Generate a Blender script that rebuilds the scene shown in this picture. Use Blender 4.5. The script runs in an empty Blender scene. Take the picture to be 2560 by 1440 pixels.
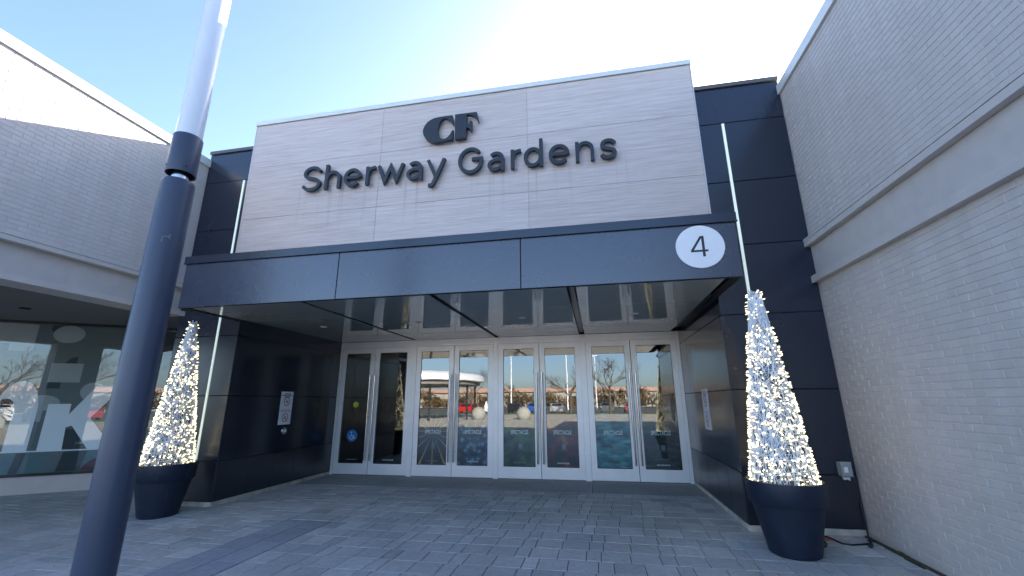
import bpy, bmesh, math, random
from mathutils import Vector, Matrix
from mathutils.geometry import tessellate_polygon
random.seed(7)
PI = math.pi
scene = bpy.context.scene
COL = scene.collection

# ------------------------------------------------------------------ camera
cam_d = bpy.data.cameras.new('camera')
cam_d.sensor_fit = 'HORIZONTAL'; cam_d.sensor_width = 36.0
cam_d.lens = 36.0 * 1060.37 / 2560.0
cam_d.clip_start = 0.05; cam_d.clip_end = 3000
CAM = Vector((2.0634, -6.0291, 1.5))
YAW, PITCH, ROLL = 0.1896, 0.2618, -0.0074
_f = Vector((-math.sin(YAW) * math.cos(PITCH), math.cos(YAW) * math.cos(PITCH), math.sin(PITCH)))
_r = Vector((math.cos(YAW), math.sin(YAW), 0)); _u = _r.cross(_f)
CR = math.cos(ROLL) * _r + math.sin(ROLL) * _u
CU = -math.sin(ROLL) * _r + math.cos(ROLL) * _u
CF = _f
cam = bpy.data.objects.new('camera', cam_d); COL.objects.link(cam)
_m = Matrix((CR, CU, -CF)).transposed().to_4x4(); _m.translation = CAM
cam.matrix_world = _m
scene.camera = cam

def proj(p):
    d = Vector(p) - CAM; z = d.dot(CF)
    if z < 0.05: return None
    return (1280 + 1060.37 * d.dot(CR) / z, 720 - 1060.37 * d.dot(CU) / z)

# ------------------------------------------------------------------ sky, sun, exposure
SUN_AZ, SUN_EL = math.radians(22.5), math.radians(22.8)      # azimuth measured from +Y towards +X
world = bpy.data.worlds.new('World'); scene.world = world; world.use_nodes = True
nt = world.node_tree; nt.nodes.clear()
wo = nt.nodes.new('ShaderNodeOutputWorld'); bg = nt.nodes.new('ShaderNodeBackground'); sky = nt.nodes.new('ShaderNodeTexSky')
sky.sky_type = 'NISHITA'; sky.sun_disc = False
sky.sun_elevation = SUN_EL; sky.sun_rotation = SUN_AZ
sky.altitude = 100; sky.air_density = 0.75; sky.dust_density = 1.6; sky.ozone_density = 2.2
bg.inputs['Strength'].default_value = 0.086
nt.links.new(sky.outputs[0], bg.inputs['Color']); nt.links.new(bg.outputs[0], wo.inputs['Surface'])
sun_d = bpy.data.lights.new('sun', 'SUN'); sun_d.energy = 5.0; sun_d.angle = math.radians(0.53); sun_d.color = (1.0, 0.93, 0.82)
sun = bpy.data.objects.new('sun', sun_d); COL.objects.link(sun)
sdir = Vector((math.sin(SUN_AZ) * math.cos(SUN_EL), math.cos(SUN_AZ) * math.cos(SUN_EL), math.sin(SUN_EL)))
sun.rotation_euler = sdir.to_track_quat('Z', 'Y').to_euler(); sun.location = sdir * 60
vs = scene.view_settings
scene.display_settings.display_device = 'sRGB'
vs.view_transform = 'Standard'; vs.look = 'None'; vs.gamma = 1.0; vs.use_curve_mapping = False; vs.exposure = 2.8
scene.cycles.use_denoising = True
scene.cycles.max_bounces = 10; scene.cycles.transparent_max_bounces = 24

# ------------------------------------------------------------------ materials
def newmat(name):
    m = bpy.data.materials.new(name); m.use_nodes = True
    b = m.node_tree.nodes['Principled BSDF']
    return m, m.node_tree, b
def N(t, kind, **kw):
    n = t.nodes.new(kind)
    for k, v in kw.items(): setattr(n, k, v)
    return n
def mapping(t, scale, coord='Object'):
    tc = N(t, 'ShaderNodeTexCoord'); mp = N(t, 'ShaderNodeMapping')
    mp.inputs['Scale'].default_value = scale
    t.links.new(tc.outputs[coord], mp.inputs['Vector']); return mp
def world_mapping(t, scale):
    g = N(t, 'ShaderNodeNewGeometry'); mp = N(t, 'ShaderNodeMapping')
    mp.inputs['Scale'].default_value = scale
    t.links.new(g.outputs['Position'], mp.inputs['Vector']); return mp
def ramp(t, src, stops):
    r = N(t, 'ShaderNodeValToRGB'); e = r.color_ramp.elements
    while len(e) < len(stops): e.new(0.5)
    for i, (p, c) in enumerate(stops):
        e[i].position = p; e[i].color = (c[0], c[1], c[2], 1) if len(c) == 3 else c
    t.links.new(src, r.inputs['Fac']); return r
def island_random(t):
    a = N(t, 'ShaderNodeObjectInfo'); g = N(t, 'ShaderNodeNewGeometry')
    s = N(t, 'ShaderNodeMath', operation='ADD'); fr = N(t, 'ShaderNodeMath', operation='FRACT')
    t.links.new(a.outputs['Random'], s.inputs[0]); t.links.new(g.outputs['Random Per Island'], s.inputs[1])
    t.links.new(s.outputs[0], fr.inputs[0]); return fr.outputs[0]
def mixc(t, fac, a, b, mode='MIX'):
    n = N(t, 'ShaderNodeMix', data_type='RGBA', blend_type=mode)
    for sock, v in ((n.inputs['Factor'], fac), (n.inputs['A'], a), (n.inputs['B'], b)):
        pass
    fs, asock, bsock = n.inputs[0], n.inputs[6], n.inputs[7]
    for sock, v in ((fs, fac), (asock, a), (bsock, b)):
        if isinstance(v, (int, float)): sock.default_value = v
        elif isinstance(v, tuple): sock.default_value = (*v, 1) if len(v) == 3 else v
        else: t.links.new(v, sock)
    return n.outputs[2]
def noise(t, vec, scale, detail=4, rough=0.55):
    n = N(t, 'ShaderNodeTexNoise'); n.inputs['Scale'].default_value = scale
    n.inputs['Detail'].default_value = detail; n.inputs['Roughness'].default_value = rough
    if vec is not None: t.links.new(vec, n.inputs['Vector'])
    return n.outputs['Fac']
def bump(t, b, h, strength=0.3, dist=0.01):
    bn = N(t, 'ShaderNodeBump'); bn.inputs['Strength'].default_value = strength; bn.inputs['Distance'].default_value = dist
    t.links.new(h, bn.inputs['Height']); t.links.new(bn.outputs[0], b.inputs['Normal'])
def plain(name, col, rough=0.5, metal=0.0, ior=1.45, var=0.12, scale=6.0, bmp=0.0, bscale=60.0, emis=None, coat=0.0):
    m, t, b = newmat(name)
    mp = world_mapping(t, (1, 1, 1))
    f = noise(t, mp.outputs[0], scale, 5)
    lo = tuple(c * (1 - var) for c in col); hi = tuple(min(1, c * (1 + var)) for c in col)
    r = ramp(t, f, [(0.3, lo), (0.7, hi)])
    t.links.new(r.outputs[0], b.inputs['Base Color'])
    b.inputs['Roughness'].default_value = rough; b.inputs['Metallic'].default_value = metal; b.inputs['IOR'].default_value = ior
    b.inputs['Coat Weight'].default_value = coat
    if bmp: bump(t, b, noise(t, mp.outputs[0], bscale, 3), bmp, 0.003)
    if emis: b.inputs['Emission Color'].default_value = (*emis[0], 1); b.inputs['Emission Strength'].default_value = emis[1]
    return m

def scuff(m, col, lo=0.62, scale=(3, 3, 9), amount=0.5):
    t = m.node_tree; b = t.nodes['Principled BSDF']; src = b.inputs['Base Color'].links[0].from_socket
    mp = world_mapping(t, scale); n1 = noise(t, mp.outputs[0], 2.0, 8, 0.75)
    r = ramp(t, n1, [(lo, (0, 0, 0)), (lo + .12, (amount,) * 3)])
    t.links.new(mixc(t, r.outputs[0], src, col), b.inputs['Base Color'])
def make_brick_paint(name, col):
    m, t, b = newmat(name)
    mp = world_mapping(t, (1, 1, 1))
    big = noise(t, mp.outputs[0], 0.8, 4); fine = noise(t, mp.outputs[0], 90, 4)
    rnd = island_random(t)
    c1 = ramp(t, big, [(0.3, tuple(c * 0.94 for c in col)), (0.7, tuple(c * 1.05 for c in col))])
    c2 = ramp(t, rnd, [(0.0, (0.965, 0.965, 0.97)), (0.5, (1, 1, 1)), (1.0, (1.025, 1.02, 1.02))])
    c = mixc(t, 1.0, c1.outputs[0], c2.outputs[0], 'MULTIPLY')
    # wind-blown dirt streaks
    mp2 = world_mapping(t, (5, 5, 0.35)); st = noise(t, mp2.outputs[0], 1.5, 5)
    s = ramp(t, st, [(0.42, (0.86, 0.85, 0.83)), (0.62, (1, 1, 1))])
    c = mixc(t, 0.4, c, s.outputs[0], 'MULTIPLY')
    t.links.new(c, b.inputs['Base Color']); b.inputs['Roughness'].default_value = 0.55
    bump(t, b, fine, 0.25, 0.003)
    return m
def make_cladding(name, col, rough=0.3, ior=2.0):
    m, t, b = newmat(name)
    mp = world_mapping(t, (1, 1, 1))
    n1 = noise(t, mp.outputs[0], 2.2, 6); n2 = noise(t, mp.outputs[0], 55, 3)
    mp2 = world_mapping(t, (9, 9, 0.5)); n3 = noise(t, mp2.outputs[0], 1.2, 5)
    rnd = island_random(t)
    c2 = ramp(t, rnd, [(0, tuple(c * 0.85 for c in col)), (1, tuple(c * 1.15 for c in col))])
    d = ramp(t, n3, [(0.3, (0.95, 0.95, 0.95)), (0.8, (1.12, 1.11, 1.1))])
    t.links.new(mixc(t, 0.6, c2.outputs[0], d.outputs[0], 'MULTIPLY'), b.inputs['Base Color'])
    rr = ramp(t, n1, [(0.3, (rough - .02,) * 3), (0.7, (rough + .03,) * 3)])
    t.links.new(rr.outputs[0], b.inputs['Roughness']); b.inputs['IOR'].default_value = ior
    return m
def make_tile():
    m, t, b = newmat('wood_vein_tile')
    mp = world_mapping(t, (1.1, 1, 38)); n1 = noise(t, mp.outputs[0], 1.6, 8, 0.62)
    mp2 = world_mapping(t, (3.0, 1, 120)); n2 = noise(t, mp2.outputs[0], 1.3, 4, 0.6)
    r1 = ramp(t, n1, [(0.28, (0.43, 0.355, 0.325)), (0.48, (0.555, 0.48, 0.45)), (0.70, (0.63, 0.565, 0.54))])
    r2 = ramp(t, n2, [(0.3, (0.86, 0.85, 0.85)), (0.65, (1.05, 1.05, 1.05))])
    c = mixc(t, 0.8, r1.outputs[0], r2.outputs[0], 'MULTIPLY')
    rnd = island_random(t); r3 = ramp(t, rnd, [(0, (0.95, 0.94, 0.94)), (1, (1.04, 1.04, 1.05))])
    c = mixc(t, 1.0, c, r3.outputs[0], 'MULTIPLY')
    # run-off stains below the letters (z under 4.9)
    g = N(t, 'ShaderNodeNewGeometry'); sx = N(t, 'ShaderNodeSeparateXYZ'); t.links.new(g.outputs['Position'], sx.inputs[0])
    mp3 = world_mapping(t, (10, 0.0, 0.25)); n3 = noise(t, mp3.outputs[0], 1.0, 3, 0.6)
    st = ramp(t, n3, [(0.56, (0, 0, 0)), (0.72, (1, 1, 1))])
    zr = N(t, 'ShaderNodeMapRange'); zr.inputs['From Min'].default_value = 4.0; zr.inputs['From Max'].default_value = 4.85
    t.links.new(sx.outputs['Z'], zr.inputs['Value'])
    z2 = N(t, 'ShaderNodeMapRange'); z2.inputs['From Min'].default_value = 5.0; z2.inputs['From Max'].default_value = 4.86
    t.links.new(sx.outputs['Z'], z2.inputs['Value'])
    xa = N(t, 'ShaderNodeMath', operation='ABSOLUTE'); t.links.new(sx.outputs['X'], xa.inputs[0])
    x2 = N(t, 'ShaderNodeMapRange'); x2.inputs['From Min'].default_value = 2.9; x2.inputs['From Max'].default_value = 2.5
    t.links.new(xa.outputs[0], x2.inputs['Value'])
    mm = N(t, 'ShaderNodeMath', operation='MULTIPLY'); t.links.new(zr.outputs[0], mm.inputs[0]); t.links.new(z2.outputs[0], mm.inputs[1])
    m3 = N(t, 'ShaderNodeMath', operation='MULTIPLY'); t.links.new(mm.outputs[0], m3.inputs[0]); t.links.new(x2.outputs[0], m3.inputs[1])
    m4 = N(t, 'ShaderNodeMath', operation='MULTIPLY'); t.links.new(m3.outputs[0], m4.inputs[0]); t.links.new(st.outputs[0], m4.inputs[1])
    m5 = N(t, 'ShaderNodeMath', operation='MULTIPLY'); t.links.new(m4.outputs[0], m5.inputs[0]); m5.inputs[1].default_value = 0.55
    c = mixc(t, m5.outputs[0], c, (0.24, 0.20, 0.19))
    t.links.new(c, b.inputs['Base Color']); b.inputs['Roughness'].default_value = 0.42
    bump(t, b, n1, 0.12, 0.004)
    return m
def make_paver(name, cols):
    m, t, b = newmat(name)
    mp = world_mapping(t, (1, 1, 1)); rnd = island_random(t)
    c = ramp(t, rnd, [(0, cols[0]), (0.35, cols[1]), (0.7, cols[2]), (1, cols[3])]).outputs[0]
    sp = noise(t, mp.outputs[0], 160, 3, 0.7); s = ramp(t, sp, [(0.32, (0.72, 0.72, 0.72)), (0.5, (1, 1, 1)), (0.70, (1.25, 1.25, 1.25))])
    c = mixc(t, 0.75, c, s.outputs[0], 'MULTIPLY')
    mid = noise(t, mp.outputs[0], 14, 5, 0.7); s2 = ramp(t, mid, [(0.35, (0.82, 0.81, 0.79)), (0.6, (1.06, 1.06, 1.06))])
    c = mixc(t, 0.8, c, s2.outputs[0], 'MULTIPLY')
    big = noise(t, mp.outputs[0], 0.9, 4); s3 = ramp(t, big, [(0.35, (0.80, 0.80, 0.80)), (0.65, (1.06, 1.06, 1.06))])
    c = mixc(t, 0.8, c, s3.outputs[0], 'MULTIPLY')
    spot = noise(t, mp.outputs[0], 9.0, 2, 0.4); s4 = ramp(t, spot, [(0.20, (0.35, 0.34, 0.33)), (0.26, (1, 1, 1))])
    c = mixc(t, 0.7, c, s4.outputs[0], 'MULTIPLY')
    t.links.new(c, b.inputs['Base Color']); b.inputs['Roughness'].default_value = 0.75
    bump(t, b, sp, 0.35, 0.004)
    return m
def make_glass(name, refl_ior, tint, rough=0.0, wob=0.0):
    m = bpy.data.materials.new(name); m.use_nodes = True; t = m.node_tree; t.nodes.clear()
    o = N(t, 'ShaderNodeOutputMaterial'); gl = N(t, 'ShaderNodeBsdfGlossy'); tr = N(t, 'ShaderNodeBsdfTransparent')
    fr = N(t, 'ShaderNodeFresnel'); fr.inputs['IOR'].default_value = refl_ior
    gm = N(t, 'ShaderNodeNewGeometry'); inv = N(t, 'ShaderNodeMath', operation='SUBTRACT'); inv.inputs[0].default_value = 1.0
    t.links.new(gm.outputs['Backfacing'], inv.inputs[1])
    ml = N(t, 'ShaderNodeMath', operation='MULTIPLY'); t.links.new(fr.outputs[0], ml.inputs[0]); t.links.new(inv.outputs[0], ml.inputs[1])
    gl.inputs['Roughness'].default_value = rough; gl.inputs['Color'].default_value = (0.95, 0.98, 1.0, 1)
    tr.inputs['Color'].default_value = (*tint, 1)
    mx = N(t, 'ShaderNodeMixShader')
    if wob:
        mp = world_mapping(t, (1, 1, 1)); h = noise(t, mp.outputs[0], 1.7, 2)
        bn = N(t, 'ShaderNodeBump'); bn.inputs['Strength'].default_value = wob; bn.inputs['Distance'].default_value = 0.01
        t.links.new(h, bn.inputs['Height']); t.links.new(bn.outputs[0], gl.inputs['Normal'])
    t.links.new(ml.outputs[0], mx.inputs[0]); t.links.new(tr.outputs[0], mx.inputs[1]); t.links.new(gl.outputs[0], mx.inputs[2])
    t.links.new(mx.outputs[0], o.inputs['Surface'])
    return m

M = {}
M['brick'] = make_brick_paint('painted_brick', (0.56, 0.515, 0.49))
M['mortar'] = plain('painted_joint', (0.535, 0.49, 0.465), 0.7, var=0.06)
M['stucco'] = plain('painted_stucco', (0.51, 0.47, 0.445), 0.7, var=0.05, bmp=0.3, bscale=120)
M['trimpaint'] = plain('painted_trim', (0.53, 0.49, 0.465), 0.5, var=0.05)
M['coping'] = plain('pale_metal_coping', (0.66, 0.68, 0.66), 0.4, metal=0.1, var=0.04)
M['darksoffit'] = plain('brown_grey_soffit', (0.20, 0.19, 0.18), 0.8, var=0.05, bmp=0.2)
M['clad'] = make_cladding('charcoal_cladding', (0.010, 0.017, 0.035), 0.25, 1.6)
M['cladside'] = make_cladding('charcoal_side_cladding', (0.009, 0.014, 0.027), 0.16, 1.5)
M['cladbase'] = make_cladding('charcoal_base_cladding', (0.012, 0.015, 0.024), 0.30, 1.6)
M['fascia'] = make_cladding('charcoal_fascia', (0.024, 0.034, 0.064), 0.27, 1.8)
M['greycap'] = plain('grey_cap', (0.09, 0.085, 0.085), 0.4)
M['black'] = plain('black_gap', (0.006, 0.006, 0.008), 0.8, var=0.1)
M['tile'] = make_tile()
M['tiletrim'] = plain('pale_tile_edge', (0.62, 0.60, 0.62), 0.4, metal=0.3, var=0.03)
M['soffit'] = plain('glossy_soffit_panel', (0.38, 0.41, 0.395), 0.03, var=0.04, ior=1.9, coat=0.5)
M['soffitbar'] = plain('dark_soffit_bar', (0.03, 0.03, 0.032), 0.25)
M['alu'] = plain('brushed_aluminium', (0.74, 0.74, 0.75), 0.36, metal=0.25, var=0.05, scale=3)
M['steel'] = plain('polished_steel', (0.55, 0.54, 0.53), 0.18, metal=1.0, var=0.03)
M['doorglass'] = make_glass('door_glass', 2.2, (0.88, 0.92, 0.92), 0.0, 0.03)
M['shopglass'] = make_glass('shop_glass', 1.85, (0.93, 0.96, 0.96), 0.0, 0.03)
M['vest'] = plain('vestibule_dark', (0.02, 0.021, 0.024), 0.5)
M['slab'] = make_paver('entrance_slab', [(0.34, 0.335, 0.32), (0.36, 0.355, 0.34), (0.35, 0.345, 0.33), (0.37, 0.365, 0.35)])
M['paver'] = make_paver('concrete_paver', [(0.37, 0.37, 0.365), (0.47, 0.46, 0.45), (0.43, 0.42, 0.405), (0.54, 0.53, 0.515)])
M['bluepaver'] = make_paver('blue_grey_paver', [(0.30, 0.315, 0.35), (0.325, 0.34, 0.375), (0.315, 0.33, 0.365), (0.35, 0.36, 0.39)])
M['redpaver'] = make_paver('reddish_paver', [(0.42, 0.16, 0.13)] * 4)
M['sand'] = plain('joint_sand', (0.055, 0.053, 0.048), 0.95, var=0.3, scale=20)
M['plinth'] = plain('pale_stone_plinth', (0.46, 0.43, 0.37), 0.8, var=0.28, scale=5, bmp=0.4)
M['letter'] = plain('charcoal_letter', (0.022, 0.027, 0.034), 0.38, var=0.08)
M['white'] = plain('white_sign_face', (0.78, 0.79, 0.82), 0.4, var=0.02)
M['ink'] = plain('dark_print', (0.03, 0.032, 0.04), 0.6)
M['inkgrey'] = plain('grey_print', (0.25, 0.26, 0.28), 0.6)
M['red'] = plain('red_print', (0.30, 0.05, 0.06), 0.6)
M['pinkprint'] = plain('pale_red_print', (0.62, 0.34, 0.30), 0.6)
M['blueprint'] = plain('blue_print', (0.02, 0.16, 0.42), 0.5)
M['yellowprint'] = plain('yellow_print', (0.45, 0.50, 0.05), 0.5)
M['paleprint'] = plain('pale_print', (0.75, 0.82, 0.84), 0.6)
M['strip'] = plain('lit_diffuser', (0.70, 0.78, 0.74), 0.5, var=0.02, emis=((0.78, 0.93, 0.86), 0.07))
M['pole'] = plain('grey_blue_paint', (0.046, 0.060, 0.098), 0.34, var=0.10, scale=2.5, bmp=0.05, bscale=30)
M['tube'] = plain('white_acrylic_tube', (0.74, 0.76, 0.80), 0.22, var=0.02, coat=0.4)
M['pot'] = plain('dark_plastic_pot', (0.008, 0.015, 0.032), 0.5, var=0.2, scale=9, bmp=0.12, bscale=80)
scuff(M['pot'], (0.09, 0.09, 0.09), 0.60, (4, 4, 2)); scuff(M['pole'], (0.16, 0.17, 0.19), 0.63, (14, 14, 2.5), 0.45)
M['wire'] = plain('white_cable', (0.80, 0.83, 0.88), 0.5)
M['core'] = plain('cone_lining', (0.10, 0.105, 0.12), 0.8)
M['bulb'] = plain('lit_bulb', (0.9, 0.85, 0.7), 0.4, emis=((1.0, 0.85, 0.48), 0.50))
M['cable'] = plain('black_cable', (0.012, 0.012, 0.014), 0.5)
M['clearbox'] = plain('clear_plastic_cover', (0.30, 0.32, 0.33), 0.15, ior=1.5)
M['tape'] = plain('white_tape', (0.75, 0.75, 0.75), 0.6)
M['moss'] = plain('moss', (0.05, 0.06, 0.02), 0.95, var=0.5, scale=40)
M['dirt'] = plain('dirt', (0.06, 0.05, 0.04), 0.95, var=0.4, scale=30)

# ------------------------------------------------------------------ mesh helpers
class MB:
    def __init__(s): s.v = []; s.f = []
    def add(s, vs, fs):
        o = len(s.v); s.v += [tuple(p) for p in vs]; s.f += [tuple(i + o for i in f) for f in fs]; return s
    def box(s, x0, x1, y0, y1, z0, z1):
        v = [(x0, y0, z0), (x1, y0, z0), (x1, y1, z0), (x0, y1, z0), (x0, y0, z1), (x1, y0, z1), (x1, y1, z1), (x0, y1, z1)]
        return s.add(v, [(0, 3, 2, 1), (4, 5, 6, 7), (0, 1, 5, 4), (1, 2, 6, 5), (2, 3, 7, 6), (3, 0, 4, 7)])
    def lathe(s, prof, n=32, c=(0, 0, 0), cap=True):
        o = len(s.v)
        for r, z in prof:
            for i in range(n):
                a = 2 * PI * i / n; s.v.append((c[0] + r * math.cos(a), c[1] + r * math.sin(a), c[2] + z))
        for k in range(len(prof) - 1):
            for i in range(n):
                j = (i + 1) % n; s.f.append((o + k * n + i, o + k * n + j, o + (k + 1) * n + j, o + (k + 1) * n + i))
        if cap:
            s.f.append(tuple(o + i for i in range(n))[::-1]); s.f.append(tuple(o + (len(prof) - 1) * n + i for i in range(n)))
        return s
    def tube(s, pts, r, n=8, cap=True):
        pts = [Vector(p) for p in pts]; o = len(s.v); ref = None
        for k, p in enumerate(pts):
            t = (pts[min(k + 1, len(pts) - 1)] - pts[max(k - 1, 0)]).normalized()
            if ref is None:
                ref = t.orthogonal().normalized()
            a = (ref - t * ref.dot(t))
            if a.length < 1e-6: a = t.orthogonal()
            a.normalize(); ref = a; b = t.cross(a)
            rr = r[k] if isinstance(r, (list, tuple)) else r
            for i in range(n):
                an = 2 * PI * i / n; s.v.append(tuple(p + (a * math.cos(an) + b * math.sin(an)) * rr))
        for k in range(len(pts) - 1):
            for i in range(n):
                j = (i + 1) % n; s.f.append((o + k * n + i, o + k * n + j, o + (k + 1) * n + j, o + (k + 1) * n + i))
        if cap:
            s.f.append(tuple(o + i for i in range(n))[::-1]); s.f.append(tuple(o + (len(pts) - 1) * n + i for i in range(n)))
        return s
    def quad(s, a, b, c, d): return s.add([a, b, c, d], [(0, 1, 2, 3)])
    def mesh(s, name, mat=None, smooth=False):
        m = bpy.data.meshes.new(name); m.from_pydata(s.v, [], s.f); m.update()
        if mat: m.materials.append(mat)
        if smooth:
            for p in m.polygons: p.use_smooth = True
            try: m.set_sharp_from_angle(angle=math.radians(38))
            except Exception: pass
        return m
    def build(s, name, mat, parent=None, smooth=False, kind=None, label=None):
        return link(name, s.mesh(name, mat, smooth), parent, kind=kind, label=label)
def link(name, mesh, parent=None, mat4=None, kind=None, label=None):
    o = bpy.data.objects.new(name, mesh); COL.objects.link(o)
    if mat4 is not None: o.matrix_local = mat4
    if parent is not None:
        o.parent = parent
        loc = parent_loc(parent)
        if mat4 is None: o.location = -loc
        else: o.location = o.location - loc
    if kind: o['kind'] = kind
    if label: o['label'] = label
    return o
def parent_loc(p):
    v = Vector((0, 0, 0))
    while p is not None: v = v + p.location; p = p.parent
    return v
def thing(name, label, cat, loc=(0, 0, 0), group=None):
    o = bpy.data.objects.new(name, None); COL.objects.link(o); o.location = loc
    o.empty_display_size = 0.2
    o['label'] = label; o['category'] = cat
    if group: o['group'] = group
    return o
def tag(o, label, cat, group=None):
    o['label'] = label; o['category'] = cat
    if group: o['group'] = group
    return o
def piece(w, h, d, ch):
    a, b = w / 2, h / 2
    v = [(-a + ch, -b + ch, 0), (a - ch, -b + ch, 0), (a - ch, b - ch, 0), (-a + ch, b - ch, 0),
         (-a, -b, -ch), (a, -b, -ch), (a, b, -ch), (-a, b, -ch), (-a, -b, -d), (a, -b, -d), (a, b, -d), (-a, b, -d)]
    f = [(0, 1, 2, 3)]
    for i in range(4):
        j = (i + 1) % 4
        f.append((4 + i, 4 + j, j, i)); f.append((8 + i, 8 + j, 4 + j, 4 + i))
    return v, f
FRONT = (Vector((1, 0, 0)), Vector((0, 0, 1)), Vector((0, -1, 0)))
EAST = (Vector((0, 1, 0)), Vector((0, 0, 1)), Vector((1, 0, 0)))      # faces +X
WEST = (Vector((0, -1, 0)), Vector((0, 0, 1)), Vector((-1, 0, 0)))    # faces -X
UP = (Vector((1, 0, 0)), Vector((0, 1, 0)), Vector((0, 0, 1)))
DOWN = (Vector((1, 0, 0)), Vector((0, -1, 0)), Vector((0, 0, -1)))
def frame(axes, c, twist=0.0):
    m = Matrix(axes).transposed().to_4x4()
    if twist: m = m @ Matrix.Rotation(twist, 4, 'Z')
    m.translation = Vector(c); return m
_pm = {}
def piece_mesh(name, w, h, d, ch, mat):
    k = (name, round(w, 3), round(h, 3), d, ch, mat.name)
    if k not in _pm:
        v, f = piece(w, h, d, ch); _pm[k] = MB().add(v, f).mesh(name, mat)
    return _pm[k]
def panel(name, axes, c, w, h, d, mat, parent, ch=0.003, label=None):
    if name in ('cladding_panel', 'fascia_panel', 'soffit_panel'):     # sheet metal is never quite in one plane
        n_ = (axes[2] + axes[0] * random.uniform(-.0016, .0016) + axes[1] * random.uniform(-.0016, .0016)).normalized()
        v_ = (axes[1] - n_ * axes[1].dot(n_)).normalized(); axes = (v_.cross(n_), v_, n_)
    return link(name, piece_mesh(name, w, h, d, ch, mat), parent, frame(axes, c), label=label)
def panel_x(name, x0, x1, y, z0, z1, d, mat, parent, ch=0.003):      # facing -Y
    return panel(name, FRONT, ((x0 + x1) / 2, y, (z0 + z1) / 2), x1 - x0, z1 - z0, d, mat, parent, ch)
def scatter(name, items, mat, parent, d, ch, cap=300):
    """items: (axes, centre, w, h, twist). The ones that show largest become objects, the rest one joined mesh."""
    sc = []
    for it in items:
        axes, c, w, h, tw = it
        c = Vector(c); p = proj(c); a = 0
        if p and -60 < p[0] < 2620 and -40 < p[1] < 1480:
            q1 = proj(c + axes[0] * w / 2); q2 = proj(c + axes[1] * h / 2)
            if q1 and q2:
                a = abs((q1[0] - p[0]) * (q2[1] - p[1]) - (q1[1] - p[1]) * (q2[0] - p[0]))
        sc.append((a, it))
    sc.sort(key=lambda s: -s[0])
    rest = MB()
    for i, (a, (axes, c, w, h, tw)) in enumerate(sc):
        m4 = frame(axes, c, tw)
        if i < cap and a > 12:
            link(name, piece_mesh(name, w, h, d, ch, mat), parent, m4)
        else:
            v, f = piece(w, h, d, ch)
            rest.add([m4 @ Vector(p) for p in v], f)
    if rest.v: rest.build(name, mat, parent, kind='stuff')

def sweep(pts, w, y0, y1, closed=False):
    """flat ribbon of width w along 2-D points (x,z), extruded between y0 (front) and y1 (back)."""
    mb = MB(); n = len(pts); L = []; R = []
    P = [Vector((p[0], p[1])) for p in pts]
    for i in range(n):
        if closed: a, b = P[i] - P[i - 1], P[(i + 1) % n] - P[i]
        else:
            a = P[i] - P[i - 1] if i else P[1] - P[0]
            b = P[i + 1] - P[i] if i < n - 1 else P[-1] - P[-2]
        a.normalize(); b.normalize()
        na, nb = Vector((-a.y, a.x)), Vector((-b.y, b.x)); m = na + nb
        if m.length < 1e-4: m = na.copy()
        m.normalize(); k = (w / 2) / max(0.35, m.dot(na))
        L.append(P[i] + m * k); R.append(P[i] - m * k)
    v = []
    for y in (y0, y1):
        v += [(p.x, y, p.y) for p in L]; v += [(p.x, y, p.y) for p in R]
    f = []; rng = range(n) if closed else range(n - 1)
    for i in rng:
        j = (i + 1) % n
        f += [(i, n + i, n + j, j), (2 * n + i, 2 * n + j, 3 * n + j, 3 * n + i), (i, j, 2 * n + j, 2 * n + i), (n + j, n + i, 3 * n + i, 3 * n + j)]
    if not closed:
        f += [(0, 2 * n, 3 * n, n), (n - 1, 2 * n - 1, 4 * n - 1, 3 * n - 1)]
    return mb.add(v, f)
def catmull(pts, k=8):
    out = []; P = [pts[0]] + list(pts) + [pts[-1]]
    for i in range(1, len(P) - 2):
        for s in range(k):
            t = s / k; q = []
            for d in range(2):
                p0, p1, p2, p3 = P[i - 1][d], P[i][d], P[i + 1][d], P[i + 2][d]
                q.append(0.5 * (2 * p1 + (p2 - p0) * t + (2 * p0 - 5 * p1 + 4 * p2 - p3) * t * t + (3 * p1 - p0 - 3 * p2 + p3) * t ** 3))
            out.append(tuple(q))
    out.append(tuple(pts[-1])); return out
def arc(cx, cz, rx, rz, a0, a1, n=24):
    return [(cx + rx * math.cos(math.radians(a0 + (a1 - a0) * i / n)), cz + rz * math.sin(math.radians(a0 + (a1 - a0) * i / n))) for i in range(n + 1)]
def poly_extrude(poly, y0, y1):
    n = len(poly); a = sum(poly[i][0] * poly[(i + 1) % n][1] - poly[(i + 1) % n][0] * poly[i][1] for i in range(n))
    if a < 0: poly = poly[::-1]
    v = [(p[0], y0, p[1]) for p in poly]; fs = []
    for t in tessellate_polygon([[Vector((p[0], p[1], 0)) for p in poly]]):
        a, b, c = (poly[i] for i in t)
        fs.append(tuple(t) if (b[0] - a[0]) * (c[1] - a[1]) - (b[1] - a[1]) * (c[0] - a[0]) > 0 else tuple(t)[::-1])
    mb = MB(); mb.add(v, fs); mb.add([(p[0], y1, p[2]) for p in v], [t[::-1] for t in fs])
    for i in range(n):
        j = (i + 1) % n
        mb.add([(poly[i][0], y0, poly[i][1]), (poly[j][0], y0, poly[j][1]), (poly[j][0], y1, poly[j][1]), (poly[i][0], y1, poly[i][1])], [(3, 2, 1, 0)])
    return mb
def flat_poly(poly, y):
    n = len(poly); a = sum(poly[i][0] * poly[(i + 1) % n][1] - poly[(i + 1) % n][0] * poly[i][1] for i in range(n))
    if a < 0: poly = poly[::-1]
    return MB().add([(p[0], y, p[1]) for p in poly], [tuple(range(n))])
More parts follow.
